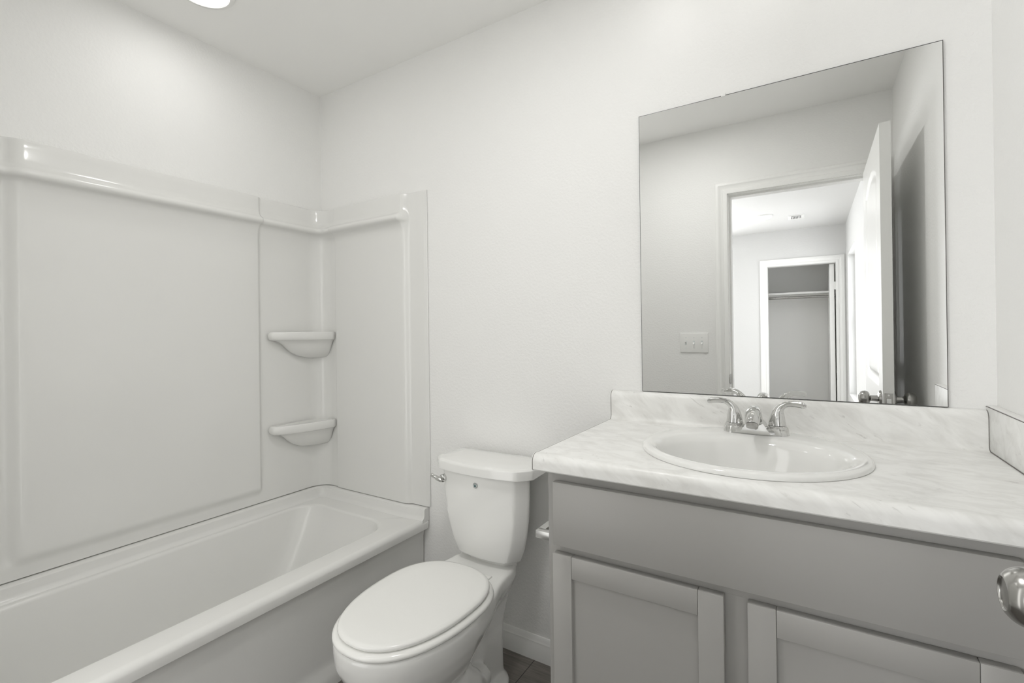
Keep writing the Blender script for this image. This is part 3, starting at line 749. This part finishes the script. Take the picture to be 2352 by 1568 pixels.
# ------------------------------------------------------------------ faucet
fx, fy, fz = 1.940, -0.112, C0+0.0135
fc = thing('faucet', (fx, fy, fz), 'chrome two-handle centerset faucet standing behind the sink basin', 'faucet')
def stad(hx, hy, z):  # stadium loop
    out = []; n = 16
    for i in range(n+1): a = -PI/2+PI*i/n; out.append((fx+hx-hy+hy*math.cos(a), fy+hy*math.sin(a), z))
    for i in range(n+1): a = PI/2+PI*i/n; out.append((fx-hx+hy+hy*math.cos(a), fy+hy*math.sin(a), z))
    return out
mb = MB(); mb.loft([stad(.0785, .0265, fz-0.0005), stad(.0785, .0265, fz+0.002), stad(.0780, .0260, fz+0.003), stad(.077, .025, fz+0.013), stad(.073, .021, fz+0.015)], True, True, True)
for s_ in (-1, 1): mb.lathe([(0.0265, 0.002), (0.0255, 0.017), (0.0235, 0.0205), (0.0215, 0.021), (0.0215, 0.024), (0, 0.024)], (fx+s_*0.0505, fy, fz), 'Z', 40)
# centre pyramid
mb.loft([[(fx-.036, fy-.029, fz+.002), (fx+.036, fy-.029, fz+.002), (fx+.036, fy+.022, fz+.002), (fx-.036, fy+.022, fz+.002)], [(fx-.020, fy-.027, fz+.028), (fx+.020, fy-.027, fz+.028), (fx+.022, fy+.018, fz+.028), (fx-.022, fy+.018, fz+.028)], [(fx-.015, fy-.022, fz+.032), (fx+.015, fy-.022, fz+.032), (fx+.017, fy+.014, fz+.034), (fx-.017, fy+.014, fz+.034)]], True, True, True)
mb.build('base_plate', M['chrome'], fc, angle=25)
mb = MB(); mb.lathe([(0, -0.031), (0.0030, -0.0306), (0.0040, -0.0295), (0.0040, -0.026)], (fx+0.002, fy, fz+0.017), 'Y', 20)
mb.build('set_screw', M['nickel'], fc)
def smooth_path(pts, k=5):
    out = []
    for i in range(len(pts)-1):
        p0 = pts[max(i-1, 0)]; p1 = pts[i]; p2 = pts[i+1]; p3 = pts[min(i+2, len(pts)-1)]
        for j in range(k):
            t = j/k; out.append(tuple(0.5*((2*p1[a])+(-p0[a]+p2[a])*t+(2*p0[a]-5*p1[a]+4*p2[a]-p3[a])*t*t+(-p0[a]+3*p1[a]-3*p2[a]+p3[a])*t**3) for a in range(len(p1))))
    out.append(tuple(pts[-1])); return out
sp = smooth_path([(0, 0.004, 0.028, .017, .9), (0, -0.006, 0.044, .0165, .9), (0, -0.024, 0.056, .0165, .95), (0, -0.046, 0.060, .0175, 1), (0, -0.066, 0.056, .0185, 1), (0, -0.082, 0.046, .0175, 1), (0, -0.090, 0.036, .0155, 1)], 5)
mb = MB(); mb.tube([(fx, fy+p[1], fz+p[2]) for p in sp], [p[3] for p in sp], 28, [p[4] for p in sp])
spo = mb.build('spout', M['chrome'], fc, angle=60)
mb = MB(); mb.tube([(fx, fy-0.0895, fz+0.0372), (fx, fy-0.0935, fz+0.0295)], 0.0135, 28); tag(mb.build('aerator', M['nickel'], spo), 'aerator ring')
for s_ in (-1, 1):
    hx = fx+s_*0.0505
    mb = MB(); 
    pa = smooth_path([(0, 0.0, 0.0250, .0205, 1), (0.000, 0, 0.036, .0190, 1), (0.0015, 0, 0.052, .0155, 1), (0.004, -.001, 0.064, .0115, .95), (0.011, -.004, 0.074, .0090, .8), (0.021, -.009, 0.0805, .0080, .60), (0.034, -.015, 0.0830, .0082, .48), (0.048, -.020, 0.0830, .0090, .42), (0.059, -.024, 0.0815, .0085, .40), (0.065, -.026, 0.0805, .0045, .4)], 4)
    mb.tube([(hx+s_*p[0], fy+p[1], fz+p[2]) for p in pa], [p[3] for p in pa], 28, [p[4] for p in pa])
    mb.build('handle', M['chrome'], fc, angle=60)

# ------------------------------------------------------------------ mirror
mx0, mx1, mz0, mz1 = 1.6063, 2.3453, 1.0023, 1.8868
mb = MB(); mb.box(mx0, mx1, -0.0056, -0.0008, mz0, mz1, mi=1)
mb.add([(mx0+.0015, -0.0060, mz0+.0015), (mx1-.0015, -0.0060, mz0+.0015), (mx1-.0015, -0.0060, mz1-.0020), (mx0+.0015, -0.0060, mz1-.0020)], [(0, 1, 2, 3)], 0)
mir = tag(mb.build('wall_mirror', [M['mirror'], M['edge']], smooth=False, origin=((mx0+mx1)/2, 0, mz0)), 'frameless rectangular wall mirror above the backsplash', 'mirror')
cxm = 1.858
mb = MB(); mb.box(cxm-0.006, cxm+0.006, -0.0085, -0.0002, mz1-0.004, mz1+0.006, bev=0.001); tag(mb.build('mirror_clip', M['plastic'], mir), 'small clear clip on the top edge')

# ------------------------------------------------------------------ toilet paper holder on the vanity side
px_, py_, pz_ = 1.455, -0.428, 0.664
mb = MB()
mb.box(px_-0.010, px_+0.010, py_+0.014, py_+0.160, pz_-0.010, pz_+0.010, bev=0.0012)
mb.box(px_-0.010, VX0-0.008, py_-0.006, py_+0.014, pz_-0.010, pz_+0.010, bev=0.0012)
mb.box(VX0-0.010, VX0, py_-0.022, py_+0.026, pz_-0.024, pz_+0.024, bev=0.002)
M['satin'] = mat('satin_chrome', (0.52, 0.52, 0.51), 0.30, 1.0, bump=(60, 0.01, 1, 0.0005))
tag(mb.build('toilet_paper_holder', M['satin'], origin=(VX0, py_, pz_)), 'square chrome toilet paper holder on the vanity side beside the toilet tank', 'toilet paper holder')
